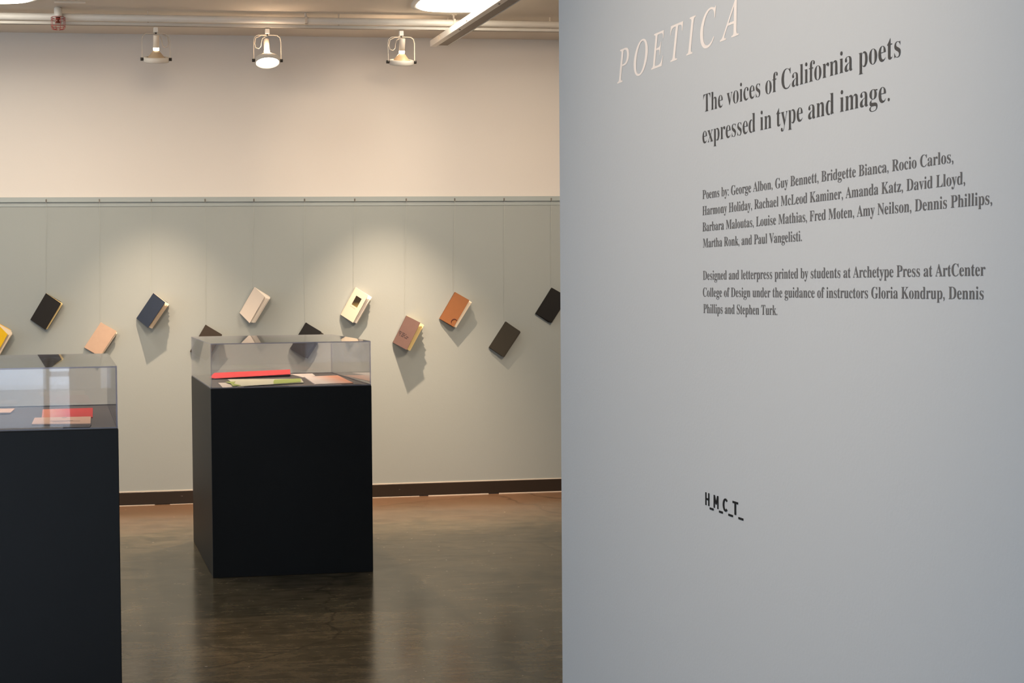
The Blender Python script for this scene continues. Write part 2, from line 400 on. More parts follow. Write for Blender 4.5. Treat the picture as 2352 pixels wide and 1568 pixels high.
P_peach = mat('peach_paper', srgb(246, 205, 176), 0.7, 0.3, var=0.03, vscale=18)
P_orange = smear('white_paper_orange_wash', srgb(236, 226, 218), srgb(226, 160, 128), 0, -0.02, 0.12)
P_redfade = smear('red_wash_paper', srgb(240, 150, 120), srgb(228, 52, 44), 0, -0.06, 0.03)

# long red folder: its back edge lifted off the deck
q = MB(); cx, cy = 1.15, 9.0
low = [(0.903, 8.86), (1.383, 9.03), (1.41, 9.17), (0.92, 9.12), (0.872, 8.90)]
up = [(0.903-cx, 8.86-cy, 0.006), (1.383-cx, 9.0-cy, 0.014), (1.407-cx, 9.17-cy, 0.033), (0.925-cx, 9.12-cy, 0.024), (0.872-cx, 8.90-cy, 0.009)]
q.slab(up, (0, 0, 0.002)); q.slab([(a-cx, b-cy, 0) for a, b in low], (0, 0, 0.004), 1)
o = q.build('red_folder', [P_red, P_dark], loc=(cx, cy, HP)); tag(o, 'long bright red folder lying in the central case', 'folder')
# pale green concertina
gr = empty('folded_print', (1.12, 8.45, HP), 'pale print with lime green markings in front of the red folder, central case', 'print')
def rel(o, pts): return [(p[0]-o[0], p[1]-o[1], p[2] if len(p) > 2 else 0) for p in pts]
G = (1.12, 8.45)
q = MB(); q.slab(rel(G, [(0.87, 8.12), (0.99, 8.14), (0.985, 8.52), (0.887, 8.53)]), (0, 0, 0.002)); q.build('page', P_white, gr)
q = MB(); q.slab(rel(G, [(0.955, 8.14, 0.003), (1.10, 8.19, 0.006), (1.36, 8.35, 0.003), (1.40, 8.69, 0.004), (0.965, 8.74, 0.006)]), (0, 0, 0.002)); q.build('page', P_green, gr)
q = MB(); q.slab(rel(G, [(1.17, 8.24, 0.0075), (1.345, 8.36, 0.0075), (1.395, 8.68, 0.0075), (1.23, 8.62, 0.0075), (1.20, 8.46, 0.0075)]), (0, 0, 0.001)); q.build('lime_patch', P_lime, gr)
q = MB(); q.slab(rel(G, [(0.925, 8.14, 0.0085), (0.975, 8.16, 0.0085), (0.955, 8.34, 0.0085), (0.985, 8.5, 0.0085), (0.925, 8.5, 0.0085), (0.94, 8.34, 0.0085)]), (0, 0, 0.001)); q.build('lime_patch', P_lime, gr)
sheet('booklet', [(1.10, 8.125), (1.24, 8.125), (1.24, 8.185), (1.10, 8.17)], HP, 'small dark booklet at the front edge before the green print', 'booklet', P_dark, 0.003)
sheet('paper_sheet', [(1.415, 9.22), (1.56, 9.24), (1.535, 8.98), (1.44, 8.87)], HP, 'small white sheet between the red folder and the orange print', 'paper', P_white, 0.003)
sheet('paper_sheet', [(1.452, 8.90), (1.672, 8.96), (1.628, 8.25), (1.399, 8.20), (1.42, 8.5)], HP, 'white print with a soft orange wash, right side of central case', 'print', P_orange, 0.005)
sheet('booklet', [(1.545, 8.12), (1.65, 8.12), (1.655, 8.21), (1.55, 8.19)], HP, 'small brown booklet at the front right corner of central case', 'booklet', P_dark, 0.003)
# near case
sheet('paper_sheet', [(-0.095, 6.44), (0.122, 6.40), (0.133, 6.90), (-0.096, 6.88)], HP, 'red print fading to orange, in the nearest case', 'print', P_redfade, 0.004)
np_ = sheet('paper_sheet', [(-0.131, 6.12), (0.107, 6.08), (0.115, 6.41), (-0.124, 6.42)], HP+0.002, 'peach sheet with faint lettering in front of the red print, nearest case', 'print', P_peach, 0.004)
M_ink = mat('grey_ink', srgb(150, 120, 105), 0.7, 0.3, var=0.05)
for a, b, y in ((0.0, 0.02, 0.12), (-0.05, 0.045, -0.03), (-0.04, 0.02, -0.07), (0.02, 0.075, -0.055)):
    q = MB(); q.box((a, y, 0.0041), (b, y+0.008, 0.0046)); q.build('print_mark', M_ink, np_)
sheet('booklet', [(-0.005, 5.95), (0.10, 5.95), (0.11, 6.06), (-0.005, 6.06)], HP, 'dark booklet with pale edge under the peach sheet, nearest case', 'booklet', P_dark, 0.004)
sheet('paper_sheet', [(-0.52, 6.72), (-0.236, 6.70), (-0.222, 6.92), (-0.50, 6.94)], HP+0.004, 'cream sheet at the left edge inside the nearest case', 'print', P_peach, 0.004)

# ------------------------------------------------------------ books on the back wall
YS = YB-0.006
def book(key, T, R, B, L, s, cov, pages, label, hook_x, wlabel, s0=0.025, inside=None, extra=None):
    """T,R,B,L = (x,z) of the raised cover's corners; spine edge L-T near the wall, fore edge B-R lifted by s"""
    cx = (T[0]+R[0]+B[0]+L[0])/4; cz = (T[1]+R[1]+B[1]+L[1])/4
    t = empty('hanging_book', (cx, YS, cz), label, 'book', 'books hung on the back wall')
    P = lambda p, n: Vector((p[0]-cx, -n, p[1]-cz))
    Lp, Tp = Vector((L[0], 0, L[1])), Vector((T[0], 0, T[1]))
    sp = (Tp-Lp); spn = sp.normalized()
    ac = Vector((spn.z, 0, -spn.x))                        # perpendicular to the spine, to the right and down
    W = 0.142
    # back cover, flat on the wall
    lb, tb = Vector((L[0]-cx, -0.002, L[1]-cz)), Vector((T[0]-cx, -0.002, T[1]-cz))
    q = MB(); q.slab([lb, tb, tb+ac*(W-.016), lb+ac*(W-.016)], (0, -0.0025, 0)); q.build('back_cover', cov, t)
    # raised front cover
    sr = s*1.35                                            # the fore edge stands further off at its upper end
    up = lambda p: (p[0]*(1-(sr-s)/10.9), 1.6+(p[1]-1.6)*(1-(sr-s)/10.9))
    fl, fb, ft = P(L, s0), P(B, s), P(up(T), s0+sr-s)
    fr = ft+(fb-fl)                                        # flat board
    nrm = (ft-fl).cross(fb-fl).normalized()
    if nrm.y > 0: nrm = -nrm
    q = MB()
    ins = extra == 'window'
    if ins:
        # cover with a rectangular cut-out
        def uv(u, v): return fl + (fb-fl)*u + (ft-fl)*v + (fr-ft-(fb-fl))*u*v
        us, vs = (0, 0.30, 0.74, 1), (0, 0.47, 0.79, 1)
        for i in range(3):
            for j in range(3):
                if i == 1 and j == 1: continue
                q.slab([uv(us[i], vs[j]), uv(us[i], vs[j+1]), uv(us[i+1], vs[j+1]), uv(us[i+1], vs[j])], nrm*0.002)
    else:
        q.slab([fl, ft, fr, fb], nrm*0.0022)
    fc = q.build('front_cover', cov, t)
    if ins:
        q = MB(); d = -nrm*0.0012
        q.slab([uv(.27, .45)+d, uv(.27, .81)+d, uv(.77, .81)+d, uv(.77, .45)+d], nrm*0.001)
        q.build('window_inset', extra_mats['window'], t)
        q = MB(); q.slab([uv(.26, .40)+nrm*.0022, uv(.26, .415)+nrm*.0022, uv(.68, .415)+nrm*.0022, uv(.68, .40)+nrm*.0022], nrm*0.0004); q.build('cover_print', extra_mats['print'], t)
    if extra == 'lines':
        def uv(u, v): return fl + (fb-fl)*u + (ft-fl)*v
        q = MB()
        for k, (a, b) in enumerate(((0.02, 0.55), (0.05, 0.75), (0.12, 0.70))):
            v = 0.42-0.055*k
            n = 9
            for i in range(n):
                if (i+k) % 4 == 3: continue
                u0 = a+(b-a)*i/n; u1 = a+(b-a)*(i+0.8)/n
                q.slab([uv(u0, v)+nrm*.0022, uv(u0, v+.036)+nrm*.0022, uv(u1, v+.036)+nrm*.0022, uv(u1, v)+nrm*.0022], nrm*0.0004)
        q.build('cover_print', extra_mats['mauveprint'], t)
    if extra == 'curl':
        def uv(u, v): return fl + (fb-fl)*u + (ft-fl)*v
        pts = []
        for i in range(15):
            a = math.radians(40 + i*14); pts.append(uv(0.86+0.17*math.cos(a), 0.14+0.10*math.sin(a)) + nrm*0.0024)
        q = MB(); q.tube(pts, [0.0015+0.0035*math.sin(PI*i/14) for i in range(15)], 6); q.build('cover_print', extra_mats['curl'], t)
    # spine strip
    q = MB(); q.slab([lb+Vector((0, -0.0025, 0)), tb+Vector((0, -0.0025, 0)), ft, fl], -ac*0.002); q.build('spine', cov, t)
    # pages: a block on the back cover and leaves fanned out up to the front cover
    q = MB(); th = min(0.016, s*0.3)
    a0, a1 = lb+spn*0.004+Vector((0, -0.0025, 0)), tb-spn*0.004+Vector((0, -0.0025, 0))
    q.slab([a0+ac*0.004, a1+ac*0.004, a1+ac*(W-0.006), a0+ac*(W-0.006)], (0, -th, 0))
    nl = 9 if s > 0.06 else 5
    rnd = random.Random(hash(key) % 1000 if False else sum(map(ord, key)))
    for i in range(nl):
        k = (i+0.6)/(nl+0.4)
        k = min(0.96, k + rnd.uniform(-.03, .03))
        base = 0.0045+th*0.8 + (s0-0.0045-th*0.8)*k if s0 > 0.0045+th*0.8 else s0*0.9
        L0 = Vector((lb.x, -base, lb.z))+spn*0.004; T0 = Vector((tb.x, -base, tb.z))-spn*0.002+spn*0.004*rnd.random()
        be = lb+ac*(W-0.006)+Vector((0, -0.0025-th, 0)); te = tb+ac*(W-0.006)+Vector((0, -0.0025-th, 0))
        fe = fb + (fl-fb)*0.04; fre = fr + (ft-fr)*0.04
        Bk = be.lerp(fe, k)+spn*0.004; Rk = te.lerp(fre, k)-spn*0.004
        fl_ = (0.010+0.014*rnd.random())*math.sin(PI*k)*(1 if s > 0.06 else 0.5)
        Bk = Bk+ac*fl_*0.7+Vector((0, -fl_*0.5, 0)); Rk = Rk+ac*fl_+Vector((0, -fl_*0.6, 0))
        wv = rnd.uniform(-.004, .006)
        m0 = (L0+Bk)/2+Vector((0, wv, 0)); m1 = (T0+Rk)/2+Vector((0, wv*0.4, 0))
        q.slab([L0, T0, m1, m0], (0, -0.0006, 0)); q.slab([m0, m1, Rk, Bk], (0, -0.0006, 0))
    q.build('page_block', pages, t)
    if inside:
        q = MB(); be = lb+ac*(W-0.006); 
        q.slab([a0+ac*(W-0.0055)+spn*0.02, a0+ac*(W-0.0055)+spn*0.21, a0+ac*(W-0.0055)+spn*0.21+Vector((0, -th-0.01, 0)), a0+ac*(W-0.0055)+spn*0.02+Vector((0, -th-0.016, 0))], ac*0.001)
        q.build('coloured_leaf_edge', inside, t)
    # wire down from the picture rail
    wz = cz+0.05
    wt = empty('hanging_wire', (hook_x, YB-0.030, 2.24), wlabel, 'wire', 'wires hung from the picture rail')
    q = MB()
    pts = [(0, 0.002, -0.006), (0, -0.006, -0.006), (0, -0.010, 0.0), (0, -0.007, 0.008), (0, 0.0, 0.010)]
    q.tube(pts, 0.0022, 6); q.box((-0.005, -0.003, -0.012), (0.005, 0.001, 0.012)); q.build('hook', M_hook, wt)
    q = MB(); q.tube([(0, -0.009, -0.002), (0, -0.006, -0.05), ((cx-hook_x)*0.5, 0.012, (wz-2.24)*0.5), (cx-hook_x, 0.020, wz-2.24)], 0.0008, 5); q.build('wire', M_wire, wt)
    return t

def cover(name, col, var=0.06): return mat(name, col, 0.65, 0.3, var=var, vscale=25, bump=0.3, bscale=300)
PG = mat('book_paper', srgb(236, 222, 200), 0.75, 0.2, var=0.04, vscale=30)
PGW = mat('white_book_paper', srgb(238, 232, 222), 0.75, 0.2, var=0.03, vscale=30)
PGY = mat('yellowed_book_paper', srgb(244, 226, 168), 0.75, 0.2, var=0.05, vscale=30)
PGD = mat('dark_edged_paper', srgb(62, 58, 54), 0.75, 0.2, var=0.1, vscale=30)
YEL = mat('yellow_endpaper', srgb(208, 178, 48), 0.7, 0.2, var=0.1, vscale=30)
c_black = cover('black_cloth', srgb(20, 17, 12)); c_black2 = cover('black_cloth_warm', srgb(22, 21, 20)); c_black3 = cover('deep_black_cloth', srgb(12, 11, 10))
c_navy = cover('navy_cloth', srgb(34, 44, 60)); c_brown = cover('dark_brown_cloth', srgb(52, 43, 34)); c_peach = cover('peach_card', srgb(188, 160, 138))
c_white = cover('white_card', srgb(196, 186, 174), 0.02); c_cream = cover('cream_card', srgb(206, 194, 174), 0.02)
c_mauve = cover('mauve_card', srgb(106, 84, 78)); c_orange = cover('tan_orange_card', srgb(128, 82, 46)); c_dark = cover('charcoal_cloth', srgb(50, 47, 39))
c_yel = cover('yellow_card', srgb(228, 180, 16))
extra_mats = {'window': smear('inset_picture', srgb(128, 112, 66), srgb(40, 32, 16), 2, -0.01, 0.03), 'print': mat('pale_print', srgb(170, 160, 140), var=0.05),
              'mauveprint': mat('plum_print', srgb(52, 38, 40), var=0.05), 'curl': mat("rust_mark", srgb(84, 34, 8), var=0.05)}

book('yellow', (-0.482, 1.372), (-0.400, 1.258), (-0.514, 1.062), (-0.604, 1.156), .08, c_yel, PG,
     'bright yellow book cut off by the left edge', -0.459, 'wire hanging above the yellow book at the left edge', s0=0.03)
book('black_a', (-0.114, 1.571), (-0.006, 1.501), (-0.123, 1.305), (-0.229, 1.38), .055, c_black, PGY,
     'black book with yellow page edges, leftmost black book of the upper row', -0.104, 'wire from rail down to the black book with yellow edges', inside=YEL)
book('peach', (0.279, 1.353), (0.393, 1.288), (0.268, 1.106), (0.156, 1.171), .045, c_peach, PG,
     'pale peach book of the lower row, just above the nearest case', 0.280, 'wire from rail down to the peach book')
book('navy', (0.666, 1.562), (0.748, 1.492), (0.616, 1.311), (0.539, 1.378), .12, c_navy, PG,
     'navy blue book with its cover standing open', 0.658, 'wire from rail down to the navy book')
book('brown_a', (1.048, 1.323), (1.167, 1.251), (1.045, 1.057), (0.93, 1.128), .06, c_brown, PGD,
     'dark brown book of the lower row behind the left end of the central cover', 1.053, 'wire from rail down to the dark brown book')
book('white', (1.415, 1.597), (1.489, 1.53), (1.365, 1.333), (1.302, 1.406), .10, c_white, PGW,
     'plain white book without a window, upper row left of the cream one', 1.416, 'wire from rail down to the plain white book')
book('black_b', (1.799, 1.328), (1.914, 1.262), (1.783, 1.067), (1.678, 1.135), .08, c_black2, PGD,
     'black book of the lower row seen partly through the central cover', 1.796, 'wire from rail down to the black book behind the central cover')
book('cream', (2.179, 1.587), (2.259, 1.524), (2.141, 1.324), (2.064, 1.383), .10, c_cream, PGW,
     'cream book with a small dark rectangular window in its cover', 2.177, 'wire from rail down to the cream book with a window', extra='window')
book('mauve', (2.568, 1.369), (2.631, 1.308), (2.541, 1.116), (2.462, 1.167), .13, c_mauve, PGY,
     'mauve brown book with dark lettering and yellowed pages fanned open', 2.571, 'wire from rail down to the mauve book', extra='lines')
book('orange', (2.946, 1.542), (3.043, 1.475), (2.92, 1.281), (2.824, 1.342), .07, c_orange, PG,
     'tan orange book with a rust coloured curl at its lower corner', 2.946, 'wire from rail down to the tan orange book', extra='curl')
book('dark', (3.342, 1.312), (3.453, 1.235), (3.316, 1.044), (3.21, 1.118), .04, c_dark, PGD,
     'charcoal book of the lower row between the orange book and the partition', 3.332, 'wire from rail down to the charcoal book')
book('black_c', (3.708, 1.566), (3.821, 1.495), (3.697, 1.302), (3.579, 1.371), .04, c_black3, PGD,
     'black book of the upper row partly hidden by the grey partition', 3.704, 'wire from rail down to the black book beside the partition')

# ------------------------------------------------------------ ceiling pipe, track, beam, sprinkler
YP = 9.98
pp = empty('sprinkler_pipe', (1.0, YP, 3.401), 'long white round pipe running under the ceiling along the back wall', 'pipe')
q = MB(); q.tube([(XL-1, 0, 0), (1.2, 0, 0), (XR-1, 0, 0)], 0.0235, 16); q.build('pipe', M_white, pp, smooth=True)
for x in (1.665, 2.70, -0.9, 4.2):
    q = MB(); q.tube([(x-1, 0, 0.02), (x-1, 0, 0.056)], 0.008, 8); q.box((x-1.018, -0.012, 0.052), (x-0.982, 0.012, 0.056))
    q.tube([(x-1+0.0255*math.sin(a), 0, 0.0255*math.cos(a)) for a in (0,)] + [(x-1, 0, 0.03)], 0.006, 6) if False else None
    q.box((x-1.008, -0.027, -0.026), (x-0.992, 0.027, -0.0235)); q.box((x-1.008, -0.027, -0.026), (x-0.992, -0.0245, 0.026)); q.box((x-1.008, 0.0245, -0.026), (x-0.992, 0.027, 0.026)); q.box((x-1.008, -0.027, 0.0235), (x-0.992, 0.027, 0.026))
    q.build('bracket', M_cream, pp)
q = MB(); q.tube([(-1, 0, 0.0), (-1, 0, 0.0)], 0.01, 6) if False else None
# thin side rod at the ceiling near the sprinkler
q.box((-1.02, -0.25, 0.044), (-0.82, -0.235, 0.056)); q.build('ceiling_rod', M_cream, pp)

tr = empty('light_track', (1.0, YP+0.035, 3.372), 'slim light track fixed just below the white ceiling pipe', 'light track')
q = MB(); q.box((XL-1, -0.017, -0.016), (XR-1, 0.017, 0.004), 0, 0.002); q.build('rail_body', M_grey, tr)
q = MB()
q.box((XL-1, -0.006, -0.0175), (XR-1, 0.006, -0.016)); q.build('slot', M_brownstrip, tr)
for x in (-1.5, 0.6, 1.9, 3.4):
    q = MB(); q.tube([(x-1, 0, 0.003), (x-1, 0, 0.085)], 0.005, 6); q.build('hanger_rod', M_cream, tr)

# beam (steel channel) running from near the back wall towards the viewer
bm_ = empty('ceiling_channel', (2.63, 7.2, 3.30), 'white steel channel slanting towards the viewer under the ceiling, beside the partition', 'steel channel')
q = MB(); q.box((0.0, -4.2, 0.0), (0.045, 3.17, 0.045), 0, 0.002); q.build('side_rail', M_white, bm_)
q = MB(); q.box((0.045, -4.2, 0.004), (0.118, 3.13, 0.040), 0, 0.002); q.build('inner_channel', M_brownstrip, bm_)
q = MB(); q.box((0.118, -4.2, 0.0), (0.124, 3.13, 0.045), 0, 0.0015); q.build('lip', M_grey, bm_)
for y in (2.9, 2.2, 0.5, -1.5, -3.6):
    q = MB(); q.tube([(0.06, y, 0.04), (0.06, y, 0.157)], 0.006, 8); q.box((-0.006, y-0.012, 0.012), (0.0, y+0.012, 0.034)); q.build('hanger_rod', M_cream, bm_)
for y in (2.45, 1.55, 1.3):
    q = MB(); q.tube([(0.022, y, 0.0), (0.022, y, -0.005)], 0.006, 8); q.build('bolt_head', M_hook, bm_)

# sprinkler head in its red cage
sk = empty('fire_sprinkler', (0.003, YP-0.03, 3.401), 'fire sprinkler in a red wire cage under a white elbow', 'sprinkler')
q = MB(); q.tube([(0, 0.03, 0.03), (0, 0.0, 0.045), (0, -0.02, 0.03), (0, -0.025, 0.0), (0, -0.025, -0.012)], [0.024, 0.026, 0.027, 0.026, 0.024], 14); q.build('elbow', M_white, sk, smooth=True)
q = MB(); q.lathe([(0.0, -0.012), (0.014, -0.012), (0.014, -0.026), (0.008, -0.03), (0.008, -0.045), (0.022, -0.047), (0.022, -0.050), (0.0, -0.05)], 14, c=(0, -0.025))
q.tube([(0.012, -0.025, -0.026), (0.017, -0.025, -0.038), (0.004, -0.025, -0.047)], 0.0025, 6); q.tube([(-0.012, -0.025, -0.026), (-0.017, -0.025, -0.038), (-0.004, -0.025, -0.047)], 0.0025, 6)
q.build('sprinkler_head', M_brass, sk, smooth=True)
q = MB(); R0 = 0.046
for z in (-0.014, -0.030, -0.072):
    q.tube([(R0*math.cos(a), -0.025+R0*math.sin(a), z) for a in [2*PI*k/20 for k in range(21)]], 0.0017, 5)
for k in range(10):
    a = 2*PI*k/10; c_, s_ = math.cos(a), math.sin(a)
    q.tube([(R0*c_, -0.025+R0*s_, -0.012), (R0*c_, -0.025+R0*s_, -0.078), (R0*.85*c_, -0.025+R0*.85*s_, -0.090), (0.012*c_, -0.025+0.012*s_, -0.094)], 0.0016, 5)
q.build('wire_cage', M_red, sk)

# ------------------------------------------------------------ spot lamps
def lamp(x, y, ztop, tilt, label, lens_mat, neck_mat, bulb_mat, side=1, group='white spot lamps on the light track', LR=0.06):
    t = empty('track_spotlight', (x, y, ztop), label, 'spotlight', group)
    q = MB(); q.box((-0.015, -0.015, -0.034), (0.015, 0.015, 0.0), 0, 0.002); q.build('track_adapter', M_white, t)
    q = MB(); q.lathe([(0.0, -0.034), (0.008, -0.034), (0.008, -0.044), (0, -0.044)], 10); q.build('swivel', M_knob, t)
    # yoke: flat hoop from swivel down to the ring
    zr = -0.212
    pr = [(-0.092, zr), (-0.092, -0.085), (-0.086, -0.058), (-0.068, -0.044), (0.0, -0.041), (0.068, -0.044), (0.086, -0.058), (0.092, -0.085), (0.092, zr)]
    q = MB()
    for (a, b), (c, d) in zip(pr, pr[1:]):
        dx, dz = c-a, d-b; l = math.hypot(dx, dz); nx, nz = -dz/l*0.0035, dx/l*0.0035
        q.slab([(a, -0.006, b), (c, -0.006, d), (c+nx, -0.006, d+nz), (a+nx, -0.006, b+nz)], (0, 0.012, 0))
    q.build('yoke', M_yoke, t)
    # the tilting head pivots on the ring's axis
    Mx = Matrix.Translation((0, 0, zr)) @ Matrix.Rotation(tilt, 4, 'X')
    def head(qb, name, m, smooth=True, par=t):
        o = qb.build(name, m, par, smooth=smooth)
        o.data.transform(Mx); return o
    q = MB(); q.lathe([(0.0, 0.160), (0.018, 0.160), (0.020, 0.156), (0.020, 0.078), (0.0, 0.078)], 20); head(q, 'socket', M_cream)
    q = MB(); q.lathe([(0.0, 0.078), (0.0185, 0.078), (0.021, 0.070), (0.019, 0.057), (0, 0.057)], 20); head(q, 'bulb_neck', neck_mat)
    q = MB(); q.lathe([(0.0, 0.058), (0.018, 0.058), (0.034*LR/.06, 0.040), (0.052*LR/.06, 0.018), (LR, 0.006), (LR, -0.004)], 24); bo = head(q, 'bulb', bulb_mat)
    q = MB(); q.lathe([(LR, -0.004), (LR*.83, -0.012), (LR*.5, -0.018), (0.0, -0.020)], 24); head(q, 'lens', lens_mat)
    q = MB(); q.lathe([(0.064, 0.014), (0.082, 0.014), (0.086, 0.010), (0.086, -0.016), (0.082, -0.020), (0.080, -0.020), (0.080, 0.006), (0.064, 0.009), (0.064, 0.014)], 28); head(q, 'ring', M_grey)
    for sx in (-1, 1):
        q = MB(); q.tube([(sx*0.086, 0, 0), (sx*0.105, 0, 0)], 0.011, 10)
        head(q, 'knob', M_knob)
    q = MB()
    q.tube([(0.0, 0, -0.046), (-0.04*side, 0.004, -0.042), (-0.078*side, 0.006, -0.06), (-0.087*side, 0.004, -0.10), (-0.078*side, 0.0, -0.128), (-0.058*side, 0, -0.132), (-0.044*side, 0, -0.118), (-0.040*side, 0, -0.085), (-0.032*side, 0, -0.062), (-0.012*side, 0, -0.052)], 0.0028, 6)
    q.build('cable', M_yoke, t, smooth=True)
    return t, (x, y, ztop+zr)
ZT = 3.347
TILT_W = math.radians(14)      # head leans so that the beam washes the back wall
lamp(0.650, YP+0.035, ZT, TILT_W, 'left of the three spot lamps, aimed down the wall above the navy book', M_lensd, M_glow, M_bulb, -1)
lamp(1.405, YP+0.035, ZT, -math.radians(19), 'middle spot lamp, its bright round lens turned to the viewer', M_lens, M_glow, M_warmbulb, 1, LR=0.078)
lamp(2.336, YP+0.035, ZT, TILT_W, 'right spot lamp with brightly glowing neck, next to the steel channel', M_lensd, M_glow, M_warmbulb, 1)
YL = YP+0.035; ZL = ZT-0.212-0.024
spot('spot_left', (0.650, YL+0.006, ZL), (0.72, 10.64, 0.0), 350, 62, 1.0, 0.022, WARM2)
spot('spot_right', (2.336, YL+0.006, ZL), (2.47, 10.64, 0.0), 530, 62, 1.0, 0.022, WARM2)
spot('spot_middle', (1.405, YL-0.012, ZL), (1.0, 8.4, 0.3), 190, 86, 0.7, 0.012)
point('neck_right', (2.336, YL+0.05, 3.20), 1.5, 0.03)
point('neck_middle', (1.405, YL-0.05, 3.20), 1.5, 0.03)

# second track nearer the viewer (above the frame) whose lamps wash the wall
tr2 = empty('light_track', (1.0, 7.4, 3.372), 'second light track above the frame, nearer the viewer', 'light track')
q = MB(); q.box((XL-1, -0.017, -0.016), (XR-1, 0.017, 0.085), 0, 0.002); q.build('rail_body', M_grey, tr2)
for x, tx, tz, e, an in ((-1.2, -0.8, 1.05, 245, 86), (0.6, 0.9, 1.0, 205, 86), (2.1, 2.16, 2.58, 110, 28), (3.6, 3.3, 1.22, 335, 87)):
    lamp(x, 7.4, ZT, math.radians(30), {-1.2: 'leftmost', 0.6: 'second from left', 2.1: 'third from left', 3.6: 'rightmost'}[x] + ' spot lamp on the second track above the frame, facing the back wall', M_lensd, M_glow, M_warmbulb, 1, 'spot lamps on the second track')
    spot('spot_wash', (x, 7.43, ZL-0.01), (tx, YB, tz), e, an, 1.0, 0.32 if an > 40 else 0.08)
lamp(-0.35, 6.9, ZT, 0.0, 'unseen spot lamp added above the frame to brighten the nearest plinth', M_lensd, M_glow, M_warmbulb, 1, 'spot lamps on the second track')
spot('added_spot_near_case', (-0.35, 6.9, ZL), (-0.1, 6.4, 1.0), 110, 50, 0.8, 0.05)  # lamp and beam added to brighten the papers in the nearest case
# lamp over the lettering
lamp(-0.6, 2.2, ZT, 0.0, 'spot lamp above the frame lighting the lettered partition', M_lensd, M_glow, M_warmbulb, 1, 'spot lamps on the second track')
spot('spot_text', (-0.6, 2.2, ZL), (1.3, 2.75, 1.80), 290, 66, 1.0, 0.08, (1.0, 0.84, 0.68))
# glowing panels standing in for ceiling glare, just at the top edge of the frame
M_diff = mat('ceiling_glare_glow', (0.9, 0.88, 0.82), 0.5, emit=(1.0, 0.93, 0.80), estr=12.0)
def ceiling_glare_panel(x0, x1, y0, y1, label):
    cx, cy = (x0+x1)/2, (y0+y1)/2; hx, hy = (x1-x0)/2, (y1-y0)/2
    t = empty('ceiling_glare_panel', (cx, cy, ZC), label, 'ceiling glare', 'ceiling glare stand-ins')
    ring = lambda k, n=32: [(hx*k*abs(math.cos(a))**0.6*math.copysign(1, math.cos(a)), hy*k*abs(math.sin(a))**0.6*math.copysign(1, math.sin(a))) for a in [2*PI*(i+.5)/n for i in range(n)]]
    prof = [(1.0, 0.0), (1.0, -0.010), (0.93, -0.016), (0.90, -0.010)]
    q = MB(); n = 32
    for k, z in prof: q.v += [Vector((a, b, z)) for a, b in ring(k)]
    for i in range(len(prof)-1):
        for k in range(n): q.f.append((i*n+k, i*n+(k+1) % n, (i+1)*n+(k+1) % n, (i+1)*n+k)); q.m.append(0)
    q.build('frame', M_white, t, smooth=True)
    q = MB()
    pr = [(0.91, -0.008), (0.86, -0.022), (0.7, -0.032), (0.4, -0.036), (0.0, -0.037)]
    for k, z in pr: q.v += [Vector((a, b, z)) for a, b in ring(max(k, .001))]
    for i in range(len(pr)-1):
        for k in range(n): q.f.append((i*n+k, i*n+(k+1) % n, (i+1)*n+(k+1) % n, (i+1)*n+k)); q.m.append(0)
    q.build('glare_glow', M_diff, t, smooth=True)
ceiling_glare_panel(2.30, 2.95, 8.95, 9.83, 'glowing panel added as ceiling glare at the top edge between right spot lamp and steel channel')
ceiling_glare_panel(-0.85, -0.08, 8.95, 9.80, 'glowing panel added as ceiling glare in the top left corner above the sprinkler')

# ------------------------------------------------------------ lettering on the partition
bold = lambda s: ''.join(chr(0x1D400+ord(c)-65) if 'A' <= c <= 'Z' else chr(0x1D41A+ord(c)-97) if 'a' <= c <= 'z' else c for c in s)
ital = lambda s: ''.join(chr(0x1D434+ord(c)-65) for c in s)
def text_mesh(s, offset=0.0):
    c = bpy.data.curves.new('tmp', 'FONT'); c.body = s; c.size = 1; c.offset = offset; c.resolution_u = 3
    o = bpy.data.objects.new('tmp', c); C.objects.link(o); bpy.context.view_layer.update()
    dg = bpy.context.evaluated_depsgraph_get(); me = bpy.data.meshes.new_from_object(o.evaluated_get(dg))
    bpy.data.objects.remove(o); bpy.data.curves.remove(c)
    return me
def place_text(name, s, y0, z0, y1, z1, cap, m, parent, offset=0.0, capu=0.678):
    """baseline from (y0,z0) to (y1,z1) on the plane x = XT; capitals cap metres high"""
    me = text_mesh(s, offset); xs = [v.co.x for v in me.vertices]; a, b = min(xs), max(xs)
    sy = (y1-y0)/(b-a); sz = cap/capu; ox, oy, oz = parent.location
    for v in me.vertices:
        t = (v.co.x-a)
        y = y0+t*sy; z = z0+(z1-z0)*t/(b-a)+v.co.y*sz
        v.co = Vector((XT-0.0006-ox, y-oy, z-oz))
    me.materials.clear(); me.materials.append(m)
    import bmesh
    bm = bmesh.new(); bm.from_mesh(me); bmesh.ops.split_edges(bm, edges=bm.edges)
    for i, f in enumerate(bm.faces):
        for v in f.verts: v.co.x -= (i % 7)*1e-5
    bm.to_mesh(me); bm.free()
    o = bpy.data.objects.new(name, me); C.objects.link(o); o.parent = parent
    return o
A = empty('wall_title', (XT, 3.03, 2.07), 'large white slanted title lettering at the top of the partition', 'lettering')
xs_ = [(1418, 1444.5), (1455, 1486.5), (1494, 1524.5), (1538, 1569), (1576, 1598.5), (1608, 1644.5), (1653, 1697.5)]
YX = [(3.3450, 3.2700), (3.2430, 3.1600), (3.1420, 3.0700), (3.0380, 2.9700), (2.9550, 2.9070), (2.8870, 2.8120), (2.7950, 2.7125)]
for ch, (ya, yb) in zip('POETICA', YX):
    zb = 2.0676 + (2.0762-2.0676)*(3.3428-(ya+yb)/2)/0.63
    me_o = place_text('letter', ital(ch), ya, zb, yb, zb, 0.0735, M_title, A, 0.004)
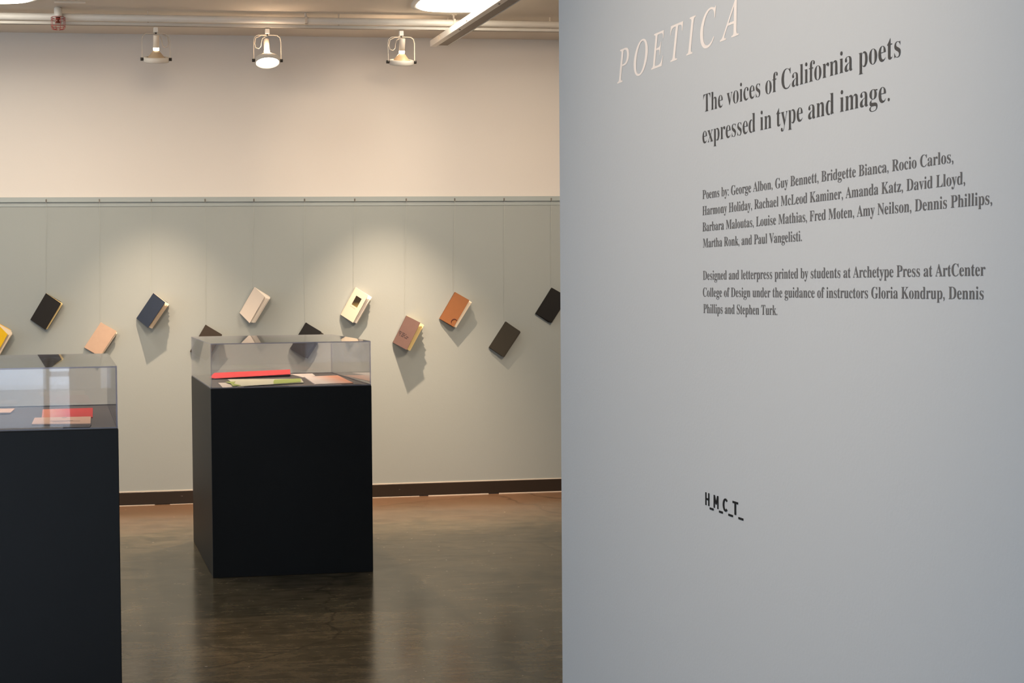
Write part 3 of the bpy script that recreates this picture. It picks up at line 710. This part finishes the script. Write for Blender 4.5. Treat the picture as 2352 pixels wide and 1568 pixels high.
Tg = empty('wall_tagline', (XT, 2.5, 1.91), 'two line tagline in large dark serif letters below the white title', 'lettering')
place_text('text_line', bold('The voices of California poets'), 2.8725, 1.9449, 2.1544, 1.9477, 0.0365, M_letter, Tg, -0.010)
place_text('text_line', bold('expressed in type and image.'), 2.8774, 1.8818, 2.185, 1.8822, 0.0365, M_letter, Tg, -0.010)
Nm = empty('wall_names', (XT, 2.4, 1.72), 'four lines of small grey serif lettering listing names', 'lettering')
for s, y0, z0, y1, z1 in (
    ('Poems by: George Albon, Guy Bennett, Bridgette Bianca, Rocio Carlos,', 2.8781, 1.7687, 2.0155, 1.7711),
    ('Harmony Holiday, Rachael McLeod Kaminer, Amanda Katz, David Lloyd,', 2.8783, 1.7358, 1.9867, 1.7375),
    ('Barbara Maloutas, Louise Mathias, Fred Moten, Amy Neilson, Dennis Phillips,', 2.8785, 1.7028, 1.9234, 1.7049),
    ('Martha Ronk, and Paul Vangelisti.', 2.8766, 1.6698, 2.4669, 1.6702)):
    place_text('text_line', bold(s), y0, z0, y1, z1, 0.0184, M_letter2, Nm, -0.004)
Cr = empty('wall_credits', (XT, 2.4, 1.57), 'three lines of small grey serif lettering below the list of names', 'lettering')
for s, y0, z0, y1, z1 in (
    ('Designed and letterpress printed by students at Archetype Press at ArtCenter', 2.877, 1.6039, 1.9382, 1.604),
    ('College of Design under the guidance of instructors Gloria Kondrup, Dennis', 2.8773, 1.5695, 1.9422, 1.5703),
    ('Phillips and Stephen Turk.', 2.8754, 1.5359, 2.5585, 1.5372)):
    place_text('text_line', bold(s), y0, z0, y1, z1, 0.0184, M_letter2, Cr, -0.004)
# the small bold monogram: H_M_C_T_
Lg = empty('wall_monogram', (XT, 2.78, 1.15), 'small black sans serif monogram with underscores low on the partition', 'lettering')
def glyph(polys, y0, wy, z0, h, name='letter'):
    q = MB()
    for k, poly in enumerate(polys):
        q.slab([(-0.0012-k*3e-5, (y0-wy*u)-2.78, (z0+h*v)-1.15) for u, v in poly], (0.0008, 0, 0))
    q.build(name, M_black, Lg)
bar = lambda u0, v0, u1, v1: [(u0, v0), (u1, v0), (u1, v1), (u0, v1)]
H_ = [bar(0, 0, .26, 1), bar(.74, 0, 1, 1), bar(.26, .42, .74, .58)]
M_ = [bar(0, 0, .22, 1), bar(.78, 0, 1, 1), [(.0, 1), (.25, 1), (.6, .3), (.4, .3)], [(1, 1), (.75, 1), (.4, .3), (.6, .3)]]
T_ = [bar(0, .84, 1, 1), bar(.36, 0, .64, .84)]
def arcC():
    out = []; n = 18
    for i in range(n):
        a, b = (math.radians(45+i*270/n), math.radians(45+(i+1)*270/n))
        def P(t, k): return (0.5+0.5*k*math.cos(t)*(1 if k == 1 else .9), 0.5+0.5*(1 if k == 1 else .70)*math.sin(t)) if k == 1 else (0.5+0.24*math.cos(t), 0.5+0.35*math.sin(t))
        out.append([P(a, 1), P(b, 1), P(b, .5), P(a, .5)])
    return out
y_at = lambda px: 2.8674-(px-1621)*(2.8674-2.6966)/(1708-1621)
def yw(p0, p1): return y_at(p0), y_at(p0)-y_at(p1)
ZB = 1.1425; HC = 0.0262
for polys, p0, p1 in ((H_, 1621, 1630.5), (M_, 1641, 1652), (arcC(), 1662.5, 1674.5), (T_, 1684.5, 1696.5)):
    a, w_ = yw(p0, p1); glyph(polys, a, w_, ZB, HC)
for p0, p1 in ((1631.5, 1640.5), (1653.5, 1662), (1675, 1685), (1697.5, 1708)):
    a, w_ = yw(p0, p1); glyph([bar(0, 0, 1, 1)], a, w_, ZB-0.0062, 0.0042, 'underscore')
